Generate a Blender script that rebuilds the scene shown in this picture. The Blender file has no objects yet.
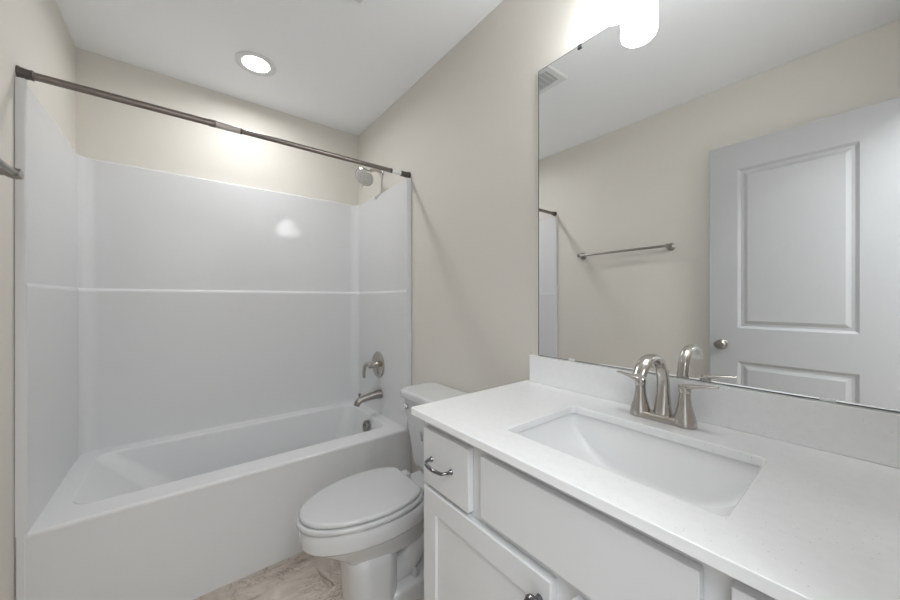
import bpy, bmesh, math, random
from mathutils import Vector, Matrix
PI = math.pi
S = bpy.context.scene
C = S.collection

# ------------------------------------------------------------------ camera
XL, XR, YB, YT, ZC = -0.44, 1.09, 2.56, 1.760, 2.55      # left wall, right wall, back wall, tub front, ceiling
YW = -0.10                                              # room face of the wall with the doorway
cd = bpy.data.cameras.new('camera'); cam = bpy.data.objects.new('camera', cd); C.objects.link(cam)
cam.location = (0, 0, 1.25)
cam.rotation_euler = (PI/2, 0, -math.radians(38.27))
cd.sensor_width = 36; cd.lens = 13.476; cd.shift_y = -0.001; cd.clip_start = 0.02
S.camera = cam
# ------------------------------------------------------------------ view, world
S.view_settings.view_transform = 'Standard'; S.view_settings.look = 'None'
S.view_settings.gamma = 1; S.view_settings.use_curve_mapping = False
S.view_settings.exposure = 1.04
S.cycles.use_denoising = True
S.cycles.max_bounces = 10; S.cycles.diffuse_bounces = 6; S.cycles.glossy_bounces = 6
S.cycles.caustics_reflective = False; S.cycles.caustics_refractive = False
S.cycles.sample_clamp_indirect = 6
w = bpy.data.worlds.new('world'); S.world = w; w.use_nodes = True
w.node_tree.nodes['Background'].inputs[0].default_value = (0.9, 0.95, 1, 1)
w.node_tree.nodes['Background'].inputs[1].default_value = 0.6
CAN_POWER, SHADE_EMIT, HALL_FILL_POWER = 2.8, 14.0, 34.0
# added fill lamp in the unseen hall, brightens the room through the open doorway
ld = bpy.data.lights.new('hall_fill', 'AREA'); ld.shape = 'RECTANGLE'; ld.size = 1.8; ld.size_y = 0.9
ld.energy = HALL_FILL_POWER; ld.color = (0.93, 0.975, 1)
lo = bpy.data.objects.new('hall_fill', ld); C.objects.link(lo)
lo.location = (0.1, -0.85, 2.53); lo.rotation_euler = (0, 0, 0)

# ------------------------------------------------------------------ materials
def mat(name, col, rough=0.5, metal=0.0, coat=0.0, spec=0.5, emit=None):
    m = bpy.data.materials.new(name); m.use_nodes = True
    b = m.node_tree.nodes['Principled BSDF']
    b.inputs['Base Color'].default_value = (*col, 1)
    b.inputs['Roughness'].default_value = rough
    b.inputs['Metallic'].default_value = metal
    b.inputs['Coat Weight'].default_value = coat
    b.inputs['Coat Roughness'].default_value = 0.04
    b.inputs['Specular IOR Level'].default_value = spec
    if emit:
        b.inputs['Emission Color'].default_value = (*emit[0], 1)
        b.inputs['Emission Strength'].default_value = emit[1]
    return m
def N(m, kind, **kw):
    n = m.node_tree.nodes.new(kind)
    for k, v in kw.items():
        if k in n.inputs: n.inputs[k].default_value = v
        else: setattr(n, k, v)
    return n
def L(m, a, b): m.node_tree.links.new(a, b)
def bsdf(m): return m.node_tree.nodes['Principled BSDF']
def ramp(m, stops):
    r = N(m, 'ShaderNodeValToRGB')
    e = r.color_ramp.elements
    while len(e) < len(stops): e.new(0.5)
    for k, (p, c) in enumerate(stops):
        e[k].position = p; e[k].color = (*c, 1)
    return r
def micro_bump(m, scale, strength, dist=0.001, detail=2):
    tc = N(m, 'ShaderNodeTexCoord'); n = N(m, 'ShaderNodeTexNoise', Scale=scale, Detail=detail)
    b = N(m, 'ShaderNodeBump', Strength=strength, Distance=dist)
    L(m, tc.outputs['Object'], n.inputs['Vector']); L(m, n.outputs['Fac'], b.inputs['Height'])
    L(m, b.outputs['Normal'], bsdf(m).inputs['Normal'])
    return n

WALL = mat('beige_wall_paint', (0.70, 0.67, 0.617), 0.55, spec=0.35); micro_bump(WALL, 420, 0.12)
CEIL = mat('ceiling_paint', (0.91, 0.925, 0.945), 0.8, spec=0.2); micro_bump(CEIL, 300, 0.15)
TRIM = mat('white_trim_paint', (0.72, 0.725, 0.73), 0.35)
ACRY = mat('white_gloss_acrylic', (0.695, 0.70, 0.708), 0.06, spec=0.13)
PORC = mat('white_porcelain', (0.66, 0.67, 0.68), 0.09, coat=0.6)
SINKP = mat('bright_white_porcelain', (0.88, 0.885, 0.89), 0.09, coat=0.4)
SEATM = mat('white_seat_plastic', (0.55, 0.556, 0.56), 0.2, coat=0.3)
CAB = mat('white_cabinet_paint', (0.71, 0.715, 0.722), 0.38)
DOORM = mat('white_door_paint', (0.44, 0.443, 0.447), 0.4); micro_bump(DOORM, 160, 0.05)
NICK = mat('brushed_nickel', (0.55, 0.515, 0.48), 0.2, 1.0)
NICKD = mat('satin_nickel_dark', (0.34, 0.32, 0.30), 0.28, 1.0)
RODM = mat('bronze_nickel_tube', (0.25, 0.22, 0.203), 0.33, 1.0)
RODE = mat('dark_bronze_plastic', (0.095, 0.08, 0.075), 0.4)
CHROM = mat('chrome', (0.72, 0.73, 0.75), 0.07, 1.0)
PULLM = mat('polished_dark_nickel', (0.20, 0.20, 0.21), 0.16, 1.0)
SLEEV = mat('pale_nickel_sleeve', (0.55, 0.50, 0.48), 0.35, 0.3)
RUBB = mat('dark_grey_rubber', (0.05, 0.05, 0.055), 0.6)
MIRR = mat('mirror_silver', (0.93, 0.94, 0.94), 0.0, 1.0)
MEDGE = mat('mirror_dark_edge', (0.06, 0.07, 0.065), 0.3)
CLEARC = mat('clear_plastic_clip', (0.86, 0.87, 0.88), 0.15, coat=0.5)
GREYP = mat('grey_print', (0.22, 0.22, 0.23), 0.6)
DARK = mat('dark_void', (0.04, 0.04, 0.045), 0.8)
OPAL = mat('opal_glass_lit', (0.9, 0.9, 0.88), 0.25, emit=((0.96, 0.985, 1.0), SHADE_EMIT))
LENS = mat('downlight_lens_lit', (0.9, 0.9, 0.9), 0.4, emit=((1.0, 0.975, 0.94), 8.0))
HALLW = mat('hall_wall_paint', (0.72, 0.71, 0.70), 0.7)

# quartz: white with fine grey specks
QUARTZ = mat('speckled_white_quartz', (0.8, 0.8, 0.8), 0.16, coat=0.15)
tc = N(QUARTZ, 'ShaderNodeTexCoord')
v = N(QUARTZ, 'ShaderNodeTexVoronoi', Scale=150.0); L(QUARTZ, tc.outputs['Object'], v.inputs['Vector'])
r1 = ramp(QUARTZ, [(0.0, (1, 1, 1)), (0.11, (1, 1, 1)), (0.16, (0, 0, 0))]); L(QUARTZ, v.outputs['Distance'], r1.inputs['Fac'])
sp = N(QUARTZ, 'ShaderNodeSeparateColor'); L(QUARTZ, v.outputs['Color'], sp.inputs[0])
gt = N(QUARTZ, 'ShaderNodeMath', operation='GREATER_THAN'); gt.inputs[1].default_value = 0.72; L(QUARTZ, sp.outputs[0], gt.inputs[0])
mu = N(QUARTZ, 'ShaderNodeMath', operation='MULTIPLY'); L(QUARTZ, r1.outputs['Color'], mu.inputs[0]); L(QUARTZ, gt.outputs[0], mu.inputs[1])
nz = N(QUARTZ, 'ShaderNodeTexNoise', Scale=60.0, Detail=4.0); L(QUARTZ, tc.outputs['Object'], nz.inputs['Vector'])
r2 = ramp(QUARTZ, [(0.3, (0.88, 0.885, 0.89)), (0.7, (0.91, 0.915, 0.92))]); L(QUARTZ, nz.outputs['Fac'], r2.inputs['Fac'])
mx = N(QUARTZ, 'ShaderNodeMix', data_type='RGBA'); L(QUARTZ, mu.outputs[0], mx.inputs[0]); L(QUARTZ, r2.outputs['Color'], mx.inputs[6])
mx.inputs[7].default_value = (0.66, 0.65, 0.64, 1); L(QUARTZ, mx.outputs[2], bsdf(QUARTZ).inputs['Base Color'])

# floor: beige stone-look tile, brown veins, every tile turned its own way
FLOORM = mat('veined_beige_stone_tile', (0.5, 0.42, 0.35), 0.38)
m = FLOORM; tc = N(m, 'ShaderNodeTexCoord')
mp = N(m, 'ShaderNodeMapping'); mp.inputs['Location'].default_value = (0.13, 0.06, 0); L(m, tc.outputs['Object'], mp.inputs['Vector'])
bk = N(m, 'ShaderNodeTexBrick', offset=0.5, squash=1.0); bk.inputs['Scale'].default_value = 1.0
bk.inputs['Brick Width'].default_value = 0.305; bk.inputs['Row Height'].default_value = 0.305
bk.inputs['Mortar Size'].default_value = 0.0016; bk.inputs['Color1'].default_value = (0, 0, 0, 1); bk.inputs['Color2'].default_value = (1, 1, 1, 1)
bk.inputs['Mortar'].default_value = (0.5, 0.5, 0.5, 1); bk.inputs['Mortar Smooth'].default_value = 0.3
L(m, mp.outputs[0], bk.inputs['Vector'])
rot = N(m, 'ShaderNodeVectorRotate', rotation_type='Z_AXIS')
mlt = N(m, 'ShaderNodeMath', operation='MULTIPLY'); mlt.inputs[1].default_value = 9.0
L(m, bk.outputs['Color'], mlt.inputs[0]); L(m, tc.outputs['Object'], rot.inputs['Vector']); L(m, mlt.outputs[0], rot.inputs['Angle'])
st = N(m, 'ShaderNodeMapping'); st.inputs['Scale'].default_value = (1.0, 2.2, 1); L(m, rot.outputs[0], st.inputs['Vector'])
n1 = N(m, 'ShaderNodeTexNoise', Scale=6.5, Detail=9.0, Roughness=0.62, Distortion=1.3); L(m, st.outputs[0], n1.inputs['Vector'])
base = ramp(m, [(0.34, (0.27, 0.215, 0.17)), (0.42, (0.50, 0.43, 0.37)), (0.58, (0.58, 0.515, 0.455)), (0.75, (0.72, 0.665, 0.605))])
L(m, n1.outputs['Fac'], base.inputs['Fac'])
n2 = N(m, 'ShaderNodeTexNoise', Scale=8.0, Detail=7.0, Roughness=0.7, Distortion=1.0); L(m, st.outputs[0], n2.inputs['Vector'])
ab = N(m, 'ShaderNodeMath', operation='SUBTRACT'); ab.inputs[1].default_value = 0.5; L(m, n2.outputs['Fac'], ab.inputs[0])
ab2 = N(m, 'ShaderNodeMath', operation='ABSOLUTE'); L(m, ab.outputs[0], ab2.inputs[0])
vr = ramp(m, [(0.0, (1, 1, 1)), (0.008, (0.9, 0.9, 0.9)), (0.020, (0, 0, 0))]); L(m, ab2.outputs[0], vr.inputs['Fac'])
n3 = N(m, 'ShaderNodeTexNoise', Scale=3.0, Detail=2.0); L(m, tc.outputs['Object'], n3.inputs['Vector'])
r3 = ramp(m, [(0.42, (0, 0, 0)), (0.6, (1, 1, 1))]); L(m, n3.outputs['Fac'], r3.inputs['Fac'])
vm = N(m, 'ShaderNodeMath', operation='MULTIPLY'); L(m, vr.outputs[0], vm.inputs[0]); L(m, r3.outputs[0], vm.inputs[1])
mx = N(m, 'ShaderNodeMix', data_type='RGBA'); L(m, vm.outputs[0], mx.inputs[0]); L(m, base.outputs[0], mx.inputs[6]); mx.inputs[7].default_value = (0.16, 0.115, 0.085, 1)
mg = N(m, 'ShaderNodeMix', data_type='RGBA'); L(m, bk.outputs['Fac'], mg.inputs[0]); L(m, mx.outputs[2], mg.inputs[6]); mg.inputs[7].default_value = (0.50, 0.44, 0.38, 1)
L(m, mg.outputs[2], bsdf(m).inputs['Base Color'])
# shower head face: nozzle dots
FACE = mat('nozzle_face', (0.5, 0.48, 0.45), 0.35, 0.25)
tc = N(FACE, 'ShaderNodeTexCoord'); v = N(FACE, 'ShaderNodeTexVoronoi', Scale=110.0); v.inputs['Randomness'].default_value = 0.25
L(FACE, tc.outputs['Object'], v.inputs['Vector'])
r = ramp(FACE, [(0.2, (0.20, 0.19, 0.18)), (0.34, (0.66, 0.63, 0.60))]); L(FACE, v.outputs['Distance'], r.inputs['Fac']); L(FACE, r.outputs[0], bsdf(FACE).inputs['Base Color'])

# ------------------------------------------------------------------ mesh helpers
def box(bm, x0, x1, y0, y1, z0, z1, bev=0.0, seg=2):
    vs = [bm.verts.new((x, y, z)) for x in (x0, x1) for y in (y0, y1) for z in (z0, z1)]
    idx = [(0,1,3,2), (4,6,7,5), (0,4,5,1), (2,3,7,6), (0,2,6,4), (1,5,7,3)]
    fs = [bm.faces.new([vs[i] for i in f]) for f in idx]
    if bev > 0:
        es = list({e for f in fs for e in f.edges})
        bmesh.ops.bevel(bm, geom=es, offset=bev, segments=seg, profile=0.5, affect='EDGES')
def loft(bm, rings, cap0=True, cap1=True, closed=False, loop=True):
    vv = [[bm.verts.new(p) for p in r] for r in rings]
    n = len(rings[0]); rr = len(rings)
    for i in range(rr if closed else rr-1):
        a, b = vv[i], vv[(i+1) % rr]
        for j in range(n if loop else n-1):
            k = (j+1) % n
            bm.faces.new((a[j], a[k], b[k], b[j]))
    if cap0 and not closed: bm.faces.new(list(reversed(vv[0])))
    if cap1 and not closed: bm.faces.new(vv[-1])
    return vv
def rrect(x0, x1, y0, y1, z, r, k=6):
    r = max(min(r, (x1-x0)/2-1e-4, (y1-y0)/2-1e-4), 1e-4); out = []
    for cx, cy, a0 in ((x1-r, y1-r, 0), (x0+r, y1-r, 90), (x0+r, y0+r, 180), (x1-r, y0+r, 270)):
        for i in range(k+1):
            a = math.radians(a0 + 90*i/k); out.append((cx+r*math.cos(a), cy+r*math.sin(a), z))
    return out
def frame_of(d):
    d = d.normalized(); u = Vector((0, 0, 1)) if abs(d.z) < 0.95 else Vector((1, 0, 0))
    a = d.cross(u).normalized(); return a, a.cross(d).normalized()
def tube(bm, pts, rad, seg=16, cap=True, flat=1.0):
    pts = [Vector(p) for p in pts]; n = len(pts)
    rad = rad if isinstance(rad, (list, tuple)) else [rad]*n
    rings = []; a = None
    for i, p in enumerate(pts):
        d = (pts[min(i+1, n-1)] - pts[max(i-1, 0)]).normalized()
        if a is None: a, b = frame_of(d)
        else:
            a = (a - d*a.dot(d)).normalized(); b = a.cross(d).normalized()
        r = rad[i]; r = r if isinstance(r, (list, tuple)) else (r, r*flat)
        rings.append([p + a*r[0]*math.cos(2*PI*j/seg) + b*r[1]*math.sin(2*PI*j/seg) for j in range(seg)])
    loft(bm, rings, cap, cap)
def smooth_path(pts, n=8):
    P = [Vector(p) for p in pts]; P = [2*P[0]-P[1]] + P + [2*P[-1]-P[-2]]; out = []
    for i in range(1, len(P)-2):
        for k in range(n):
            t = k/n; a, b, c, d = P[i-1:i+3]
            out.append(0.5*((2*b) + (c-a)*t + (2*a-5*b+4*c-d)*t*t + (3*b-a-3*c+d)*t**3))
    out.append(P[-2]); return out
def lerp_list(vals, n=8):
    out = []
    for i in range(len(vals)-1):
        for k in range(n): out.append(vals[i] + (vals[i+1]-vals[i])*k/n)
    out.append(vals[-1]); return out
def lathe(bm, o, axis, prof, seg=32, cap=True, sy=1.0):
    o = Vector(o); ax = Vector(axis).normalized(); a, b = frame_of(ax)
    rings = [[o + ax*h + a*r*math.cos(2*PI*j/seg) + b*r*sy*math.sin(2*PI*j/seg) for j in range(seg)] for r, h in prof]
    loft(bm, rings, cap, cap)
def world_loc(o):
    v = Vector((0, 0, 0))
    while o: v += o.location; o = o.parent
    return v
def obj(name, bm, m, parent=None, angle=35, flip=False, loc=None):
    bmesh.ops.remove_doubles(bm, verts=bm.verts, dist=1e-6)
    bmesh.ops.recalc_face_normals(bm, faces=bm.faces)
    if flip: bmesh.ops.reverse_faces(bm, faces=bm.faces)
    off = world_loc(parent) if parent else Vector(loc or (0, 0, 0))
    bmesh.ops.translate(bm, vec=-off, verts=bm.verts)
    me = bpy.data.meshes.new(name); bm.to_mesh(me); bm.free()
    for p in me.polygons: p.use_smooth = True
    me.set_sharp_from_angle(angle=math.radians(angle))
    me.materials.append(m)
    o = bpy.data.objects.new(name, me); C.objects.link(o)
    wn = o.modifiers.new('weighted_normal', 'WEIGHTED_NORMAL'); wn.keep_sharp = True; wn.weight = 80
    if parent: o.parent = parent
    else: o.location = off
    return o
def thing(name, label, cat, loc, group=None):
    o = bpy.data.objects.new(name, None); C.objects.link(o); o.location = loc; o.empty_display_size = 0.05
    o['label'] = label; o['category'] = cat
    if group: o['group'] = group
    return o
def tag(o, label, cat): o['label'] = label; o['category'] = cat; return o
def struct(name, bm, m, **k):
    o = obj(name, bm, m, **k); o['kind'] = 'structure'; return o
def B(): return bmesh.new()
def bobj(name, dims, m, parent, bev=0.0, seg=2, **k):
    b = B(); box(b, *dims, bev, seg); return obj(name, b, m, parent, **k)

# ------------------------------------------------------------------ room shell
T = 0.12
HX0, HX1, HY = -1.1, 1.9, -1.5
b = B(); box(b, XL-T, XR+T, YW-T, YB+T, -0.1, 0); box(b, HX0, HX1, HY, YW-T, -0.1, 0); struct('floor', b, FLOORM)
b = B(); box(b, XL-T, XR+T, YW-T, YB+T, ZC, ZC+0.1); box(b, HX0, HX1, HY, YW-T, ZC, ZC+0.1); struct('ceiling', b, CEIL)
b = B(); box(b, XL-T, XL, YW-T, YB+T, 0, ZC); struct('wall_left', b, WALL)
b = B(); box(b, XR, XR+T, YW-T, YB+T, 0, ZC); struct('wall_right', b, WALL)
b = B(); box(b, XL, XR, YB, YB+T, 0, ZC); struct('wall_back', b, WALL)
DX0, DX1, DZ = -0.375, 0.385, 2.17
b = B(); box(b, XL, DX0, YW-T, YW, 0, ZC); box(b, DX1, XR, YW-T, YW, 0, ZC); box(b, DX0, DX1, YW-T, YW, DZ, ZC); struct('wall_front', b, WALL)
b = B(); box(b, HX0, HX1, HY-T, HY, 0, ZC); struct('wall_hall', b, HALLW)
b = B(); box(b, HX1, HX1+T, HY, YW-T, 0, ZC); struct('wall_hall_end', b, HALLW)
# door lining and casing
b = B()
box(b, DX0-0.001, DX0+0.018, YW-T-0.004, YW+0.004, 0, DZ, 0.002); box(b, DX1-0.018, DX1+0.001, YW-T-0.004, YW+0.004, 0, DZ, 0.002)
box(b, DX0, DX1, YW-T-0.004, YW+0.004, DZ-0.018, DZ+0.001, 0.002)
box(b, DX1-0.01, DX1+0.055, YW, YW+0.014, 0, DZ+0.055, 0.004); box(b, DX0-0.045, DX1+0.055, YW, YW+0.014, DZ-0.008, DZ+0.055, 0.004)
struct('trim_1', b, TRIM)
b = B(); box(b, XL+0.0005, XL+0.013, YW+0.001, YT-0.001, 0, 0.10, 0.004); struct('baseboard_left', b, TRIM)
b = B(); box(b, XR-0.013, XR-0.0005, 0.86, YT-0.001, 0, 0.10, 0.004); struct('baseboard_right', b, TRIM)

# ------------------------------------------------------------------ bathtub with moulded surround
tub = thing('bathtub', 'white alcove bathtub with glossy one-piece shower surround walls against the back wall', 'bathtub', ((XL+XR)/2, (YT+YB)/2, 0))
G = 0.0015
X0, X1, Y0, Y1 = XL+G, XR-G, YT, YB-G
RZ = 0.466
k = 8
bx0, bx1, by0, by1 = -0.335, 0.98, 1.885, 2.432       # opening of the basin
b = B(); rings = []
for ins, z, rr in ((0.003, 0.0, 0.004), (0.002, 0.40, 0.004), (0.0, 0.448, 0.006), (0.001, RZ-0.010, 0.008), (0.004, RZ-0.004, 0.01), (0.011, RZ, 0.012)):
    rings.append(rrect(X0, X1, Y0+ins, Y1, z, rr, k))
rings.append(rrect(bx0-0.012, bx1+0.012, by0-0.012, by1+0.012, RZ, 0.075, k))
rings.append(rrect(bx0-0.004, bx1+0.004, by0-0.004, by1+0.004, RZ-0.003, 0.07, k))
rings.append(rrect(bx0, bx1, by0, by1, RZ-0.012, 0.068, k))
for t, z in ((0.25, 0.38), (0.5, 0.30), (0.72, 0.22), (0.86, 0.17), (0.95, 0.14)):
    rings.append(rrect(bx0+0.30*t, bx1-0.07*t, by0+0.06*t, by1-0.035*t, z, 0.07+0.05*t, k))
rings.append(rrect(bx0+0.33, bx1-0.10, by0+0.085, by1-0.06, 0.128, 0.10, k))
rings.append(rrect(bx0+0.40, bx1-0.17, by0+0.15, by1-0.125, 0.122, 0.05, k))
loft(b, rings, False, True)
obj('basin', b, ACRY, tub, angle=50)
# surround
def u_path(off_s, off_b, r, z, yf=YT, kk=8):
    xa, xb, yb = XL+max(off_s-0.006, G), XR-off_s, YB-off_b
    P = [(xa, yf + (yb-r-yf)*t, z) for t in (0, 0.03, 0.06, 0.5)]
    P += [(xa+r-r*math.cos(math.radians(90*i/kk)), yb-r+r*math.sin(math.radians(90*i/kk)), z) for i in range(kk+1)]
    P += [(xb-r+r*math.sin(math.radians(90*i/kk)), yb-r+r*math.cos(math.radians(90*i/kk)), z) for i in range(kk+1)]
    P += [(xb, yf + (yb-r-yf)*t, z) for t in (0.5, 0.06, 0.03, 0)]
    return P
SH = 1.302; ST = 1.984
b = B()
lev = [(0.026, 0.030, ST-0.010), (0.031, 0.036, ST-0.004)]
rings = []
FL = 0.030
rings.append(u_path(0.034, 0.048, 0.06, RZ-0.002))
for o, ob, z in ((0.034, 0.048, SH-0.016), (0.0335, 0.047, SH-0.008), (0.031, 0.042, SH-0.002), (0.028, 0.034, SH+0.001), (0.027, 0.030, SH+0.006),
                 (0.026, 0.028, ST-0.010), (0.024, 0.026, ST-0.004), (0.018, 0.020, ST), (G, G, ST)):
    rings.append(u_path(o, ob, 0.06 if o > 0.01 else 0.004, z))
rings.append(u_path(G, G, 0.004, RZ-0.002))
vv = loft(b, rings, False, False, closed=True, loop=False)
b.faces.new([r[0] for r in vv]); b.faces.new([r[-1] for r in reversed(vv)])
obj('surround_panel', b, ACRY, tub, angle=40)
# front flange strips of the side walls, flush with the apron
for sx, x0, x1 in ((-1, XL+G, XL+0.026), (1, XR-0.033, XR-G)):
    b = B(); box(b, x0, x1, YT-0.0005, YT+0.012, 0.0, ST+0.003, 0.006, 3)
    obj('flange', b, ACRY, tub)
# overflow plate and drain
b = B(); ox = bx1-0.030
lathe(b, (ox+0.008, 2.105, 0.404), (-1, 0, 0.20), [(0.037, 0.0), (0.037, 0.014), (0.034, 0.019), (0.026, 0.021), (0.0, 0.022)], 32, False)
box(b, ox-0.022, ox-0.008, 2.099, 2.111, 0.406, 0.420, 0.002)
o = obj('overflow_plate', b, NICKD, tub); o['label'] = 'nickel overflow plate'
b = B(); lathe(b, (0.70, 2.16, 0.118), (0, 0, 1), [(0.034, 0), (0.034, 0.005), (0.028, 0.009), (0.0, 0.011)], 24, False); obj('drain', b, NICKD, tub)

# ------------------------------------------------------------------ valve, spout, shower head (right wall)
XS = XR-0.034
t = thing('shower_valve', 'brushed nickel round shower valve with lever handle above the tub spout', 'shower valve', (XS, 2.15, 0.795))
b = B(); lathe(b, (XS+0.001, 2.138, 0.797), (-1, 0, 0), [(0.090, 0), (0.090, 0.004), (0.084, 0.010), (0.055, 0.014), (0.030, 0.016), (0.0, 0.016)], 48, False); obj('escutcheon', b, NICK, t)
b = B(); lathe(b, (XS-0.012, 2.138, 0.800), (-1, 0, 0), [(0.030, 0), (0.026, 0.012), (0.022, 0.030), (0.023, 0.055), (0.018, 0.062), (0.0, 0.064)], 32, False)
h = obj('handle_hub', b, NICK, t)
b = B(); P = smooth_path([(XS-0.055, 2.138, 0.802), (XS-0.066, 2.165, 0.806), (XS-0.070, 2.200, 0.792), (XS-0.070, 2.220, 0.750), (XS-0.068, 2.224, 0.700)], 6)
tube(b, P, lerp_list([0.016, 0.014, 0.014, 0.013, 0.010], 6), 14, True, 0.8); obj('lever', b, NICK, t)

t = thing('tub_spout', 'brushed nickel tub spout with diverter knob below the round valve', 'tub spout', (XS, 2.13, 0.595))
b = B()
prof = [((XS+0.001, 2.105, 0.602), (0.034, 0.032)), ((XS-0.012, 2.105, 0.602), (0.032, 0.030)), ((XS-0.05, 2.106, 0.600), (0.028, 0.025)), ((XS-0.100, 2.108, 0.592), (0.025, 0.021)),
        ((XS-0.142, 2.110, 0.584), (0.024, 0.022)), ((XS-0.162, 2.111, 0.570), (0.023, 0.022)), ((XS-0.170, 2.111, 0.550), (0.021, 0.020))]
P = smooth_path([p for p, r_ in prof], 5); ra = lerp_list([r_[0] for p, r_ in prof], 5)
tube(b, P, [(a, a*0.92) for a in ra], 20); obj('spout_body', b, NICKD, t)
b = B(); lathe(b, (XS-0.150, 2.110, 0.602), (0, 0, 1), [(0.006, 0), (0.005, 0.012), (0.009, 0.017), (0.009, 0.024), (0.004, 0.027)], 16); obj('diverter_knob', b, NICKD, t)

t = thing('overhead_shower', 'brushed nickel round shower head on a bent arm under the curtain rod', 'shower head', (XR, 2.15, 2.135))
b = B(); lathe(b, (XR-0.001, 2.15, 2.135), (-1, 0, 0), [(0.030, 0), (0.030, 0.003), (0.024, 0.010), (0.012, 0.014)], 28); obj('wall_flange', b, CHROM, t)
b = B(); P = smooth_path([(XR-0.004, 2.15, 2.135), (XR-0.042, 2.150, 2.142), (XR-0.082, 2.151, 2.133), (XR-0.105, 2.152, 2.109)], 7); tube(b, P, 0.0105, 16); obj('shower_arm', b, NICK, t)
hd = Vector((-0.62, -0.26, -0.70)).normalized(); ho = Vector((XR-0.104, 2.152, 2.110))
b = B(); lathe(b, ho, hd, [(0.013, -0.006), (0.017, 0.004), (0.017, 0.018), (0.024, 0.026), (0.048, 0.036), (0.064, 0.046), (0.066, 0.055), (0.062, 0.061)], 36, True); hh = obj('spray_head', b, NICK, t)
b = B(); lathe(b, ho, hd, [(0.060, 0.0605), (0.056, 0.0635), (0.03, 0.065), (0.0, 0.0655)], 36, False); obj('nozzle_face', b, FACE, hh)
b = B(); p0 = ho+hd*0.060; sd = Vector((-0.3, 0.2, 0)).cross(hd).normalized()
tube(b, [p0+Vector((0.0, 0.0, -0.048)), p0+Vector((-0.012, 0.0, -0.066))], [0.004, 0.003], 8); obj('spray_lever', b, NICK, hh)

# ------------------------------------------------------------------ curtain rod
RY, RZ2 = 1.788, 2.013
t = thing('shower_curtain_rod', 'dark bronze nickel tension curtain rod spanning the tub opening', 'curtain rod', (0.3, RY, RZ2))
ax = (1, 0, 0)
b = B(); lathe(b, (XL+0.03, RY, RZ2), ax, [(0.0132, 0), (0.0132, 0.54)], 24); obj('rod_tube', b, RODM, t)
b = B(); lathe(b, (XL+0.525, RY, RZ2), ax, [(0.0120, 0), (0.0120, 0.97)], 24); obj('rod_tube', b, RODM, t)
b = B(); lathe(b, (0.082, RY, RZ2), ax, [(0.0132, 0), (0.0150, 0.002), (0.0150, 0.024), (0.0132, 0.026)], 24); obj('joint_collar', b, RODM, t)
b = B(); lathe(b, (0.108, RY, RZ2), ax, [(0.0142, 0), (0.0142, 0.092)], 24); lb = obj('joint_sleeve', b, SLEEV, t); lb['label'] = 'pale nickel sleeve'
b = B(); lathe(b, (0.199, RY, RZ2), ax, [(0.0146, 0), (0.0146, 0.007)], 24); obj('joint_ring', b, RODE, t)
b = B(); lathe(b, (0.960, RY, RZ2), ax, [(0.0132, 0), (0.0140, 0.008)], 24); obj('joint_ring', b, RODE, t)
b = B(); lathe(b, (0.968, RY, RZ2), ax, [(0.0125, 0), (0.0125, 0.060)], 24); lb = obj('adjuster_sleeve', b, CLEARC, t); lb['label'] = 'pale grey adjuster sleeve'
for x, s, e in ((XL+0.001, 1, 0.62), (XR-0.001, -1, 1.0)):
    b = B(); lathe(b, (x, RY, RZ2), (s, 0, 0), [(0.0205, 0), (0.0205, 0.006*e), (0.0185, 0.010*e), (0.0155, 0.046*e), (0.0168, 0.048*e), (0.0168, 0.056*e), (0.0125, 0.060*e)], 28); obj('end_cap', b, RODE, t)

# ------------------------------------------------------------------ towel bar (left wall)
t = thing('towel_bar', 'brushed nickel towel bar on the left beige wall, seen whole in the mirror', 'towel bar', (XL, 1.19, 1.606))
b = B(); tube(b, [(XL+0.065, 0.862, 1.608), (XL+0.065, 1.520, 1.604)], 0.0085, 18); obj('bar', b, NICKD, t)
for y in (0.870, 1.512):
    b = B(); lathe(b, (XL+0.0005, y, 1.606), (1, 0, 0), [(0.026, 0), (0.026, 0.005), (0.020, 0.010), (0.011, 0.016), (0.010, 0.045), (0.014, 0.052), (0.016, 0.065), (0.014, 0.076), (0.0, 0.079)], 28, False); obj('post', b, NICKD, t)

# ------------------------------------------------------------------ door (open, parallel to the left wall)
XD = -0.340
d = thing('door_1', 'white two-panel door standing open, reflected in the mirror', 'door', (XD-0.0175, -0.08, 0.015)); d['kind'] = 'structure'
y0, y1, z0, z1 = -0.082, 0.630, 0.012, 2.152
b = B()
def panel_face(b, xf, s):
    # flat face with two raised-and-fielded panels, s = outward direction
    ya, yb = 0.050, 0.499
    zs = [z0, 0.25, 0.893, 1.083, 2.000, z1]
    ys = [y0, ya, yb, y1]
    for i in range(3):
        for j in range(5):
            if i == 1 and j in (1, 3):
                a0, a1, c0, c1 = ys[1], ys[2], zs[j], zs[j+1]; rings = []
                for ins, dp in ((0, 0), (0.004, -0.002), (0.014, -0.009), (0.026, -0.009), (0.044, -0.002), (0.050, -0.002)):
                    rings.append([(xf+s*dp, a0+ins, c0+ins), (xf+s*dp, a1-ins, c0+ins), (xf+s*dp, a1-ins, c1-ins), (xf+s*dp, a0+ins, c1-ins)])
                loft(b, rings, False, True)
            else:
                b.faces.new([b.verts.new(p) for p in ((xf, ys[i], zs[j]), (xf, ys[i+1], zs[j]), (xf, ys[i+1], zs[j+1]), (xf, ys[i], zs[j+1]))])
panel_face(b, XD, 1); panel_face(b, XD-0.035, -1)
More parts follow.
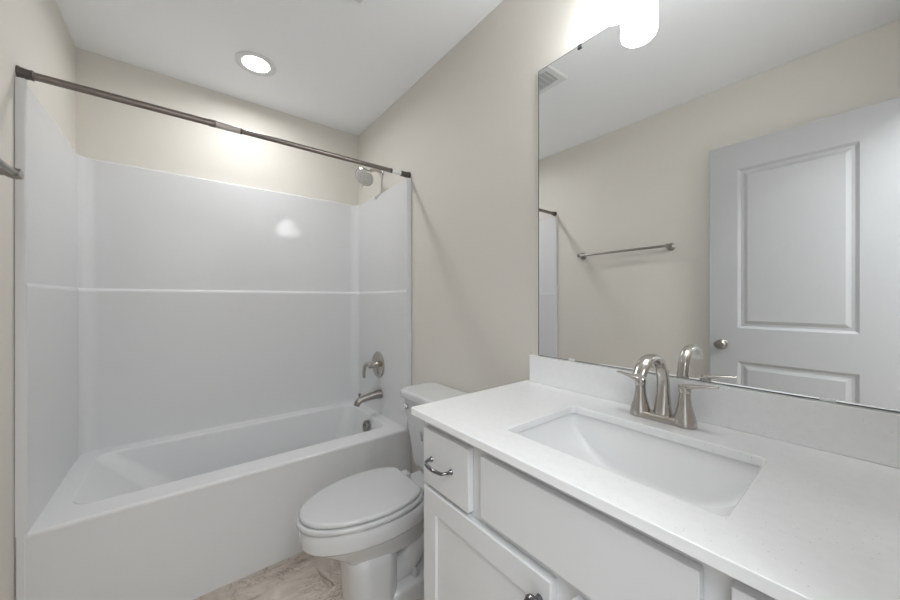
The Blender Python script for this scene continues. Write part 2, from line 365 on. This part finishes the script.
for q in (((XD, y0, z0), (XD-0.035, y0, z0), (XD-0.035, y0, z1), (XD, y0, z1)), ((XD, y1, z0), (XD-0.035, y1, z0), (XD-0.035, y1, z1), (XD, y1, z1)),
          ((XD, y0, z0), (XD, y1, z0), (XD-0.035, y1, z0), (XD-0.035, y0, z0)), ((XD, y0, z1), (XD, y1, z1), (XD-0.035, y1, z1), (XD-0.035, y0, z1))):
    b.faces.new([b.verts.new(p) for p in q])
bmesh.ops.remove_doubles(b, verts=b.verts, dist=1e-5)
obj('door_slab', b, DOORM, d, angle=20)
for s, xx in ((1, XD), (-1, XD-0.035)):
    b = B(); lathe(b, (xx, 0.572, 0.985), (s, 0, 0), [(0.031, 0), (0.031, 0.004), (0.026, 0.008), (0.012, 0.012), (0.011, 0.022), (0.020, 0.028), (0.0275, 0.038), (0.0275, 0.046), (0.021, 0.054), (0.0, 0.057)], 32, False)
    obj('door_knob', b, NICKD, d)
bobj('latch_plate', (XD-0.029, XD-0.006, y1-0.001, y1+0.0015, 0.955, 1.015), NICKD, d)

# ------------------------------------------------------------------ toilet
CY = 1.300
to = thing('toilet', 'white two-piece toilet with closed oval lid between bathtub and vanity', 'toilet', (0.75, CY, 0))
outline = [(0.322, 0), (0.3245, 0.022), (0.331, 0.046), (0.345, 0.071), (0.366, 0.095), (0.397, 0.118), (0.44, 0.141), (0.49, 0.159), (0.545, 0.171), (0.60, 0.176), (0.655, 0.174), (0.705, 0.165), (0.745, 0.150), (0.775, 0.130), (0.792, 0.110)]
def egg(z, s=0.0, tipx=0.322, sc=1.0, backx=0.792, wsc=1.0):
    # outline moved inwards by s; the tip may be pulled back
    pts = []
    for x, h in outline:
        u = (x-0.322)/(0.792-0.322)
        X = (tipx+s) + u*((backx-s)-(tipx+s)); H = h*wsc*(1 - s/0.176)
        pts.append((X, H))
    out = [(X, CY+H, z) for X, H in pts] + [(X, CY-H, z) for X, H in reversed(pts[1:])]
    return out
# bowl: rim band, undercut, then the foot column
b = B(); rings = []
def column(z, x0, x1, hw, pw=3.2):
    # rounded rectangle parametrised with the same point count as egg()
    n = len(outline); out = []
    cx, hx = (x0+x1)/2, (x1-x0)/2
    def sup(t):
        c, s_ = math.cos(t), math.sin(t)
        return (cx - hx*math.copysign(abs(c)**(2/pw), c), hw*abs(s_)**(2/pw))
    half = [sup(PI*0.93*i/(n-1)) for i in range(n)]
    out = [(X, CY+H, z) for X, H in half] + [(X, CY-H, z) for X, H in reversed(half[1:])]
    return out
def mixr(a, c, t, z): return [(p[0]*(1-t)+q[0]*t, p[1]*(1-t)+q[1]*t, z) for p, q in zip(a, c)]
e0 = egg(0, 0.006); col = column(0, 0.487, 0.84, 0.108)
rings = [egg(0.411, 0.02, backx=0.84), egg(0.413, 0.012, backx=0.84), egg(0.407, 0.006, backx=0.84), egg(0.385, 0.006, backx=0.84), egg(0.347, 0.010, backx=0.84), egg(0.339, 0.016, backx=0.84), egg(0.333, 0.027, backx=0.84)]
e1 = egg(0, 0.027, backx=0.84)
for t_, z in ((0.12, 0.322), (0.3, 0.305), (0.55, 0.284), (0.8, 0.263), (0.93, 0.250)):
    rings.append(mixr(e1, col, t_, z))
rings.append(column(0.236, 0.490, 0.84, 0.106))
loft(b, rings, True, True)
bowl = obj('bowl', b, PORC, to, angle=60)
# front column of the foot
b = B()
loft(b, [rrect(0.508, 0.705, CY-0.106, CY+0.100, 0.0, 0.075, 8), rrect(0.502, 0.702, CY-0.109, CY+0.104, 0.06, 0.075, 8), rrect(0.494, 0.696, CY-0.112, CY+0.106, 0.21, 0.07, 8), rrect(0.498, 0.692, CY-0.109, CY+0.104, 0.254, 0.07, 8), rrect(0.51, 0.66, CY-0.09, CY+0.09, 0.268, 0.06, 8)], True, True)
obj('pedestal', b, PORC, to, angle=60)
# trapway behind the column, with base skirt
b = B()
P = smooth_path([(0.62, CY, 0.17), (0.69, CY, 0.11), (0.765, CY, 0.12), (0.815, CY, 0.20), (0.85, CY, 0.27), (0.90, CY, 0.25), (0.935, CY, 0.15), (0.945, CY, 0.02)], 7)
tube(b, P, lerp_list([0.07, 0.078, 0.075, 0.075, 0.077, 0.075, 0.07, 0.07], 7), 22, True)
P = smooth_path([(0.64, CY, 0.30), (0.72, CY, 0.27), (0.80, CY, 0.29), (0.88, CY, 0.34)], 6); tube(b, P, lerp_list([0.085, 0.092, 0.09, 0.08], 6), 20, True)
obj('trapway', b, PORC, to, angle=60)
b = B(); loft(b, [rrect(0.64, 0.965, CY-0.112, CY+0.112, 0.0, 0.04, 6), rrect(0.64, 0.965, CY-0.112, CY+0.112, 0.052, 0.04, 6), rrect(0.65, 0.955, CY-0.104, CY+0.104, 0.068, 0.04, 6), rrect(0.68, 0.93, CY-0.07, CY+0.07, 0.078, 0.03, 6)], True, True)
obj('foot', b, PORC, to, angle=60)
for s in (-1, 1):
    b = B(); lathe(b, (0.776, CY+s*0.074, 0.072), (0, 0, 1), [(0.019, 0), (0.019, 0.010), (0.013, 0.024), (0.005, 0.030), (0.0, 0.031)], 20, False); obj('bolt_cap', b, SEATM, to)
# shelf that carries the tank
b = B(); loft(b, [rrect(0.70, 1.03, CY-0.085, CY+0.085, 0.29, 0.04, 6), rrect(0.70, 1.045, CY-0.105, CY+0.105, 0.345, 0.04, 6), rrect(0.70, 1.05, CY-0.115, CY+0.115, 0.390, 0.04, 6), rrect(0.71, 1.045, CY-0.108, CY+0.108, 0.3975, 0.04, 6)], True, True)
obj('tank_shelf', b, PORC, to, angle=60)
# seat ring and lid
b = B()
o_ = [egg(0.421, 0.010), egg(0.420, 0.003), egg(0.424, -0.003), egg(0.433, -0.003), egg(0.438, 0.001), egg(0.4395, 0.008)]
i_ = [egg(0.439, 0.045, backx=0.77), egg(0.436, 0.052, backx=0.77), egg(0.420, 0.052, backx=0.77), egg(0.418, 0.045, backx=0.77)]
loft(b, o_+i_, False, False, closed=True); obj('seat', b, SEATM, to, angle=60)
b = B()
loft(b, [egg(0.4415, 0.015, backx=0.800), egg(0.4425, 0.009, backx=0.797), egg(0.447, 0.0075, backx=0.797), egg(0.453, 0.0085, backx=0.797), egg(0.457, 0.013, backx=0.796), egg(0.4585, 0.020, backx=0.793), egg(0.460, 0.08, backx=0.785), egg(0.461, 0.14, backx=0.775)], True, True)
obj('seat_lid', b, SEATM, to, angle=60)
for s in (-1, 1):
    b = B(); box(b, 0.790, 0.836, CY+s*0.075-0.024, CY+s*0.075+0.024, 0.396, 0.437, 0.008, 3); obj('hinge', b, SEATM, to)
# tank
ty0, ty1 = CY-0.205, CY+0.208
b = B(); rings = []
for z, ix, iy in ((0.398, 0.060, 0.055), (0.406, 0.046, 0.042), (0.43, 0.038, 0.034), (0.60, 0.018, 0.016), (0.70, 0.006, 0.008), (0.762, 0.0, 0.003)):
    rings.append(rrect(0.872+ix, 1.083, ty0+iy, ty1-iy, z, 0.035, 7))
loft(b, rings, True, True); obj('tank', b, PORC, to, angle=60)
b = B()
A = (0.854, 1.074, ty0-0.013, ty1+0.012)
def lr(i, z, r=0.045): return rrect(A[0]+i, A[1]-i*0.2, A[2]+i, A[3]-i, z, r, 7)
loft(b, [lr(0.010, 0.758), lr(0.002, 0.760), lr(0, 0.765), lr(0, 0.782), lr(0.002, 0.791), lr(0.006, 0.7955), lr(0.014, 0.797)], True, True); obj('tank_lid', b, PORC, to, angle=60)
b = B(); lathe(b, (0.880, ty1-0.052, 0.715), (-1, 0, 0), [(0.016, 0), (0.016, 0.014), (0.012, 0.020), (0.0, 0.021)], 20, False)
tube(b, [(0.862, ty1-0.050, 0.716), (0.853, ty1-0.056, 0.706), (0.851, ty1-0.066, 0.692)], [0.008, 0.007, 0.006], 12, True, 0.6); o = obj('flush_lever', b, CHROM, to); o['label'] = 'chrome flush lever'
# small printed lines on the tank front (illegible in the photo)
b = B(); random.seed(4)
for i in range(5):
    for j in range(2):
        zz = 0.616-i*0.0095; yy = 1.352-j*0.009; h_ = random.uniform(0.003, 0.005)
        xf = 0.8868+(0.62-zz)*0.09
        box(b, xf-0.0010, xf+0.006, yy-random.uniform(0.002, 0.0038), yy+0.002, zz-h_, zz)
o = obj('printed_mark', b, GREYP, to); o['label'] = 'small grey printed lines on the tank front'

# ------------------------------------------------------------------ vanity cabinet
va = thing('vanity_cabinet', 'white shaker vanity cabinet under the sink counter on the right wall', 'cabinet', (0.82, 0.375, 0))
FX = 0.565          # face frame plane
VY0, VY1, VZ = -0.092, 0.838, 0.906
b = B()
box(b, FX, FX+0.02, VY0, VY1, 0.095, VZ-0.001, 0.001)          # face frame
box(b, FX+0.018, 1.086, VY1-0.018, VY1, 0.0, VZ-0.001, 0.001)  # end panels
box(b, FX+0.018, 1.086, VY0, VY0+0.018, 0.0, VZ-0.001, 0.001)
box(b, FX+0.018, 1.086, VY0+0.018, VY1-0.018, 0.095, 0.11)      # bottom
box(b, FX+0.06, FX+0.075, VY0+0.018, VY1-0.018, 0.0, 0.095)     # toe kick
box(b, 1.07, 1.086, VY0+0.018, VY1-0.018, 0.11, VZ-0.001)       # back
obj('cabinet_body', b, CAB, va, angle=30)
FD = 0.545
def slab(name, y0, y1, z0, z1):
    b = B(); box(b, FD, FX-0.0005, y0, y1, z0, z1, 0.0025, 2); return obj(name, b, CAB, va)
def pull(parent, yc, zc):
    b = B(); hw = 0.044
    P = smooth_path([(FD+0.001, yc+hw, zc), (FD-0.014, yc+hw, zc), (FD-0.026, yc+hw-0.008, zc-0.001), (FD-0.031, yc+0.02, zc-0.001), (FD-0.033, yc, zc-0.001), (FD-0.031, yc-0.02, zc-0.001), (FD-0.026, yc-hw+0.008, zc-0.001), (FD-0.014, yc-hw, zc), (FD+0.001, yc-hw, zc)], 5)
    tube(b, P, lerp_list([0.0052, 0.004, 0.0042, 0.0048, 0.0055, 0.0048, 0.0042, 0.004, 0.0052], 5), 12)
    for s in (-1, 1): lathe(b, (FD+0.0005, yc+s*hw, zc), (-1, 0, 0), [(0.0075, 0), (0.0075, 0.002), (0.005, 0.006)], 16)
    obj('pull', b, PULLM, parent)
dr = slab('drawer', 0.620, 0.815, 0.724, 0.880); pull(dr, 0.730, 0.801)
slab('false_front', 0.148, 0.577, 0.737, 0.881)
dr = slab('drawer', -0.080, 0.115, 0.725, 0.885); pull(dr, 0.018, 0.805)
def shaker(y0, y1, z0, z1, ky):
    st = 0.058; b = B(); rings = []
    def rg(ins, x): return [(x, y0+ins, z0+ins), (x, y1-ins, z0+ins), (x, y1-ins, z1-ins), (x, y0+ins, z1-ins)]
    loft(b, [rg(0, FX-0.0005), rg(0, FD+0.0025), rg(0.0025, FD), rg(st, FD), rg(st+0.0008, FD+0.0005), rg(st+0.001, FD+0.008), rg(st+0.02, FD+0.008)], True, True)
    dd = obj('door', b, CAB, va, angle=25)
    b = B(); lathe(b, (FD, ky, 0.666), (-1, 0, 0), [(0.008, 0), (0.007, 0.010), (0.010, 0.014), (0.0165, 0.019), (0.0175, 0.024), (0.015, 0.029), (0.011, 0.031), (0.0, 0.0315)], 24, False)
    obj('knob', b, PULLM, dd)
    return dd
shaker(0.383, 0.815, 0.12, 0.712, 0.408)
shaker(-0.080, 0.338, 0.12, 0.712, 0.316)

# ------------------------------------------------------------------ countertop, backsplash
b = B(); kk = 6
hx0, hx1, hy0, hy1 = 0.628, 0.926, 0.138, 0.571
cx0, cx1, cy0, cy1, zt, zb = 0.529, 1.0885, YW+0.002, 0.866, 0.927, 0.907
def oc(i, z):
    return [(x, y, z) for x, y, _ in rrect(cx0+i, cx1, cy0, cy1-i, z, 0.012, kk)]
rings = [rrect(hx0, hx1, hy0, hy1, zb, 0.014, kk), rrect(hx0, hx1, hy0, hy1, zt-0.002, 0.014, kk), rrect(hx0-0.002, hx1+0.002, hy0-0.002, hy1+0.002, zt, 0.015, kk),
         oc(0.0025, zt), oc(0.0007, zt-0.0008), oc(0, zt-0.0025), oc(0, zb+0.0015), oc(0.0015, zb)]
loft(b, rings, False, False, closed=True)
tag(obj('countertop', b, QUARTZ, None, angle=40, loc=(0.8, 0.38, zb)), 'white speckled quartz countertop with rectangular sink cutout on the vanity', 'countertop')
b = B(); box(b, 1.067, 1.0885, YW+0.002, 0.848, zt+0.0005, 1.030, 0.0015)
tag(obj('backsplash', b, QUARTZ, None, loc=(1.08, 0.38, zt)), 'low white speckled quartz backsplash strip under the mirror', 'backsplash')

# ------------------------------------------------------------------ sink
sk = thing('sink', 'white rectangular undermount sink with curved sloping bottom in the countertop', 'sink', (0.78, 0.356, 0.76))
b = B(); sx0, sx1, sy0, sy1, sz = hx0-0.003, hx1+0.003, hy0-0.003, hy1+0.003, zb-0.0005
NY = 44; rows = []
for i in range(NY+1):
    tt = -math.cos(PI*i/NY)
    y = (sy0+sy1)/2 + (sy1-sy0)/2*tt
    dep = 0.132*(1-abs(tt)**3.0)**0.62
    zf = sz-dep; r_ = min(0.02, max(dep*0.6, 0.0005)); row = [(sx0, y, sz)]
    for a in range(0, 7):
        an = PI/2*a/6; row.append((sx0+0.004+r_-r_*math.cos(an), y, zf+r_-r_*math.sin(an)))
    row.append(((sx0+sx1)/2, y, zf-0.002*min(1, dep/0.05)))
    for a in range(6, -1, -1):
        an = PI/2*a/6; row.append((sx1-0.004-r_+r_*math.cos(an), y, zf+r_-r_*math.sin(an)))
    row.append((sx1, y, sz)); rows.append(row)
g = [[b.verts.new(p) for p in r] for r in rows]
for i in range(NY):
    for j in range(len(g[0])-1): b.faces.new((g[i][j], g[i+1][j], g[i+1][j+1], g[i][j+1]))
o = obj('basin', b, SINKP, sk, angle=60)
mm = o.modifiers.new('thickness', 'SOLIDIFY'); mm.thickness = 0.010; mm.offset = -1 if o.data.polygons[0].normal.z > 0 else 1
# make sure normals look up
me = o.data
if sum(p.normal.z*p.area for p in me.polygons) < 0: me.flip_normals()
mm.offset = -1
b = B(); lathe(b, (0.775, 0.356, sz-0.1345), (0, 0, 1), [(0.030, 0), (0.030, 0.003), (0.024, 0.005), (0.020, 0.003), (0.018, 0.010), (0.0, 0.012)], 28, False); obj('drain', b, NICKD, sk)

# ------------------------------------------------------------------ faucet
FXC, FYC = 1.000, 0.356
fa = thing('faucet', 'brushed nickel two-handle gooseneck faucet behind the sink', 'faucet', (FXC, FYC, zt))
b = B(); w_, l_ = 0.0235, 0.078
loft(b, [rrect(FXC-w_, FXC+w_, FYC-l_, FYC+l_, zt+0.0003, 0.0225, 8), rrect(FXC-w_, FXC+w_, FYC-l_, FYC+l_, zt+0.012, 0.0225, 8), rrect(FXC-w_+0.004, FXC+w_-0.004, FYC-l_+0.004, FYC+l_-0.004, zt+0.0165, 0.0185, 8), rrect(FXC-w_+0.012, FXC+w_-0.012, FYC-l_+0.012, FYC+l_-0.012, zt+0.018, 0.0105, 8)], True, True)
obj('base_plate', b, NICK, fa, angle=50)
for s in (-1, 1):
    hy = FYC+s*0.0530
    b = B(); lathe(b, (FXC, hy, zt+0.001), (0, 0, 1), [(0.0268, 0), (0.0258, 0.012), (0.0230, 0.024), (0.0182, 0.040), (0.0150, 0.055), (0.0134, 0.070), (0.0128, 0.083), (0.0120, 0.085)], 32); obj('handle_body', b, NICK, fa)
    b = B()
    lathe(b, (FXC, hy, zt+0.085), (0, 0, 1), [(0.0130, 0), (0.0138, 0.002), (0.0142, 0.013), (0.012, 0.019), (0.0, 0.022)], 28, False)
    P = smooth_path([(FXC, hy-s*0.010, zt+0.097), (FXC-0.002, hy+s*0.012, zt+0.102), (FXC-0.003, hy+s*0.038, zt+0.108), (FXC-0.004, hy+s*(0.066-0.004*s), zt+0.112)], 6)
    tube(b, P, [(a_, c_) for a_, c_ in zip(lerp_list([0.0125, 0.0115, 0.009, 0.006], 6), lerp_list([0.008, 0.0065, 0.0038, 0.0024], 6))], 16)
    obj('lever_handle', b, NICK, fa)
b = B()
ctr = [(FXC+0.006, FYC, zt+0.008), (FXC+0.008, FYC, zt+0.030), (FXC+0.010, FYC, zt+0.070), (FXC+0.008, FYC, zt+0.108), (FXC-0.007, FYC, zt+0.143), (FXC-0.037, FYC, zt+0.168), (FXC-0.080, FYC+0.001, zt+0.172), (FXC-0.112, FYC+0.002, zt+0.158), (FXC-0.130, FYC+0.003, zt+0.136)]
P = smooth_path(ctr, 7); wa = lerp_list([0.0240, 0.0205, 0.0165, 0.0152, 0.0152, 0.0158, 0.0165, 0.0168, 0.0160], 7); wb = lerp_list([0.0235, 0.0185, 0.0135, 0.0112, 0.0105, 0.0100, 0.0100, 0.0098, 0.0092], 7)
tube(b, P, [(p_, q_) for p_, q_ in zip(wa, wb)], 24); obj('spout', b, NICK, fa, angle=60)

# ------------------------------------------------------------------ mirror
mi = thing('wall_mirror', 'large frameless wall mirror above the backsplash', 'mirror', (XR, 0.36, 1.033))
MZ0, MZ1, MY0, MY1 = 1.0312, 2.136, YW+0.004, 0.8165
b = B(); box(b, 1.0838, 1.0888, MY0, MY1, MZ0, MZ1); o = obj('glass', b, MIRR, mi)
o.data.materials.append(MEDGE)
for p in o.data.polygons:
    if abs(p.normal.x) < 0.5: p.material_index = 1
b = B(); box(b, 1.0830, 1.0839, MY0, MY1+0.0005, MZ0, MZ0+0.0013); box(b, 1.0830, 1.0839, MY1-0.0012, MY1+0.0008, MZ0, MZ1); box(b, 1.0830, 1.0839, MY0, MY1, MZ1-0.0006, MZ1+0.0008); obj('edge_line', b, MEDGE, mi)
for i, (y, z, s, m_) in enumerate(((0.642, MZ1, 1, RUBB), (0.125, MZ1, 1, RUBB), (0.672, MZ0, -1, CLEARC), (0.0655, MZ0, -1, CLEARC))):
    b = B()
    if s > 0: box(b, 1.0795, 1.0890, y-0.008, y+0.008, z-0.013, z+0.001, 0.0015)
    else: box(b, 1.0800, 1.0890, y-0.012, y+0.012, z-0.0005, z+0.007, 0.0015)
    obj('mirror_clip', b, m_, mi)

# ------------------------------------------------------------------ vanity light
vl = thing('vanity_light', 'vanity wall light with white glass cylinder shades above the mirror', 'wall light', (XR, 0.348, 2.27))
b = B(); box(b, XR-0.020, XR-0.001, 0.20, 0.496, 2.273, 2.343, 0.006, 3); obj('backplate', b, NICK, vl)
for y in (0.218, 0.4786):
    b = B(); P = smooth_path([(XR-0.018, y, 2.308), (XR-0.05, y, 2.313), (XR-0.074, y, 2.303), (1.0097, y, 2.278)], 5); tube(b, P, 0.008, 14); obj('arm', b, NICK, vl)
    b = B(); lathe(b, (1.0097, y, 2.243), (0, 0, 1), [(0.026, 0), (0.026, 0.020), (0.018, 0.032), (0.010, 0.036)], 28); obj('socket_cup', b, NICK, vl)
    b = B(); lathe(b, (1.0097, y, 2.094), (0, 0, 1), [(0.0, 0), (0.034, 0.0008), (0.044, 0.004), (0.0505, 0.011), (0.0525, 0.020), (0.0525, 0.135), (0.049, 0.146), (0.038, 0.150), (0.024, 0.151)], 40, False); o = obj('glass_shade', b, OPAL, vl); o['label'] = 'lit white glass shade'

# ------------------------------------------------------------------ recessed light over the tub
CX, CYY = 0.312, 2.127
t = thing('recessed_light', 'round white recessed ceiling light over the bathtub', 'ceiling light', (CX, CYY, ZC))
b = B(); seg = 48
pr = [(0.100, -0.0005), (0.100, -0.003), (0.094, -0.0055), (0.078, -0.006), (0.067, -0.003), (0.067, 0.0)]
loft(b, [[(CX+r_*math.cos(2*PI*j/seg), CYY+r_*math.sin(2*PI*j/seg), ZC+h_) for j in range(seg)] for r_, h_ in pr], False, False); obj('trim_ring', b, TRIM, t)
b = B(); loft(b, [[(CX+r_*math.cos(2*PI*j/seg), CYY+r_*math.sin(2*PI*j/seg), ZC+h_) for j in range(seg)] for r_, h_ in ((0.0668, -0.0010), (0.064, -0.0025))], False, True); obj('lens', b, LENS, t)
ld = bpy.data.lights.new('downlight_lamp', 'AREA'); ld.shape = 'DISK'; ld.size = 0.12; ld.energy = CAN_POWER; ld.spread = math.radians(168); ld.color = (0.98, 0.99, 1.0)
lo = bpy.data.objects.new('downlight_lamp', ld); C.objects.link(lo); lo.location = (0, 0, -0.0045); lo.parent = t

# ------------------------------------------------------------------ exhaust fan grille (ceiling, seen in the mirror)
t = thing('exhaust_fan', 'white slatted exhaust fan cover on the ceiling, reflected at the mirror corner', 'exhaust fan', (0.5, 1.25, ZC))
vx0, vx1, vy0, vy1 = 0.408, 0.607, 1.118, 1.398
b = B()
def vr_(i, z): return [(vx0+i, vy0+i, z), (vx1-i, vy0+i, z), (vx1-i, vy1-i, z), (vx0+i, vy1-i, z)]
loft(b, [vr_(0, ZC-0.0005), vr_(0, ZC-0.008), vr_(0.006, ZC-0.016), vr_(0.034, ZC-0.018), vr_(0.037, ZC-0.014), vr_(0.037, ZC-0.0005)], False, False, closed=True); obj('frame', b, TRIM, t, angle=25)
b = B(); box(b, vx0+0.0365, vx1-0.0365, vy0+0.0365, vy1-0.0365, ZC-0.011, ZC-0.001); obj('backing', b, DARK, t)
n = 13
for i in range(n):
    xx = vx0+0.042+(vx1-vx0-0.084)*i/(n-1)
    b = B(); box(b, xx-0.0018, xx+0.0018, vy0+0.036, vy1-0.036, ZC-0.0165, ZC-0.0135); obj('slat', b, TRIM, t)
for yy in [vy0+0.055+0.034*i for i in range(int((vy1-vy0-0.09)/0.034)+1)]:
    b = B(); box(b, vx0+0.036, vx1-0.036, yy-0.0018, yy+0.0018, ZC-0.0160, ZC-0.0135); obj('crossbar', b, TRIM, t)
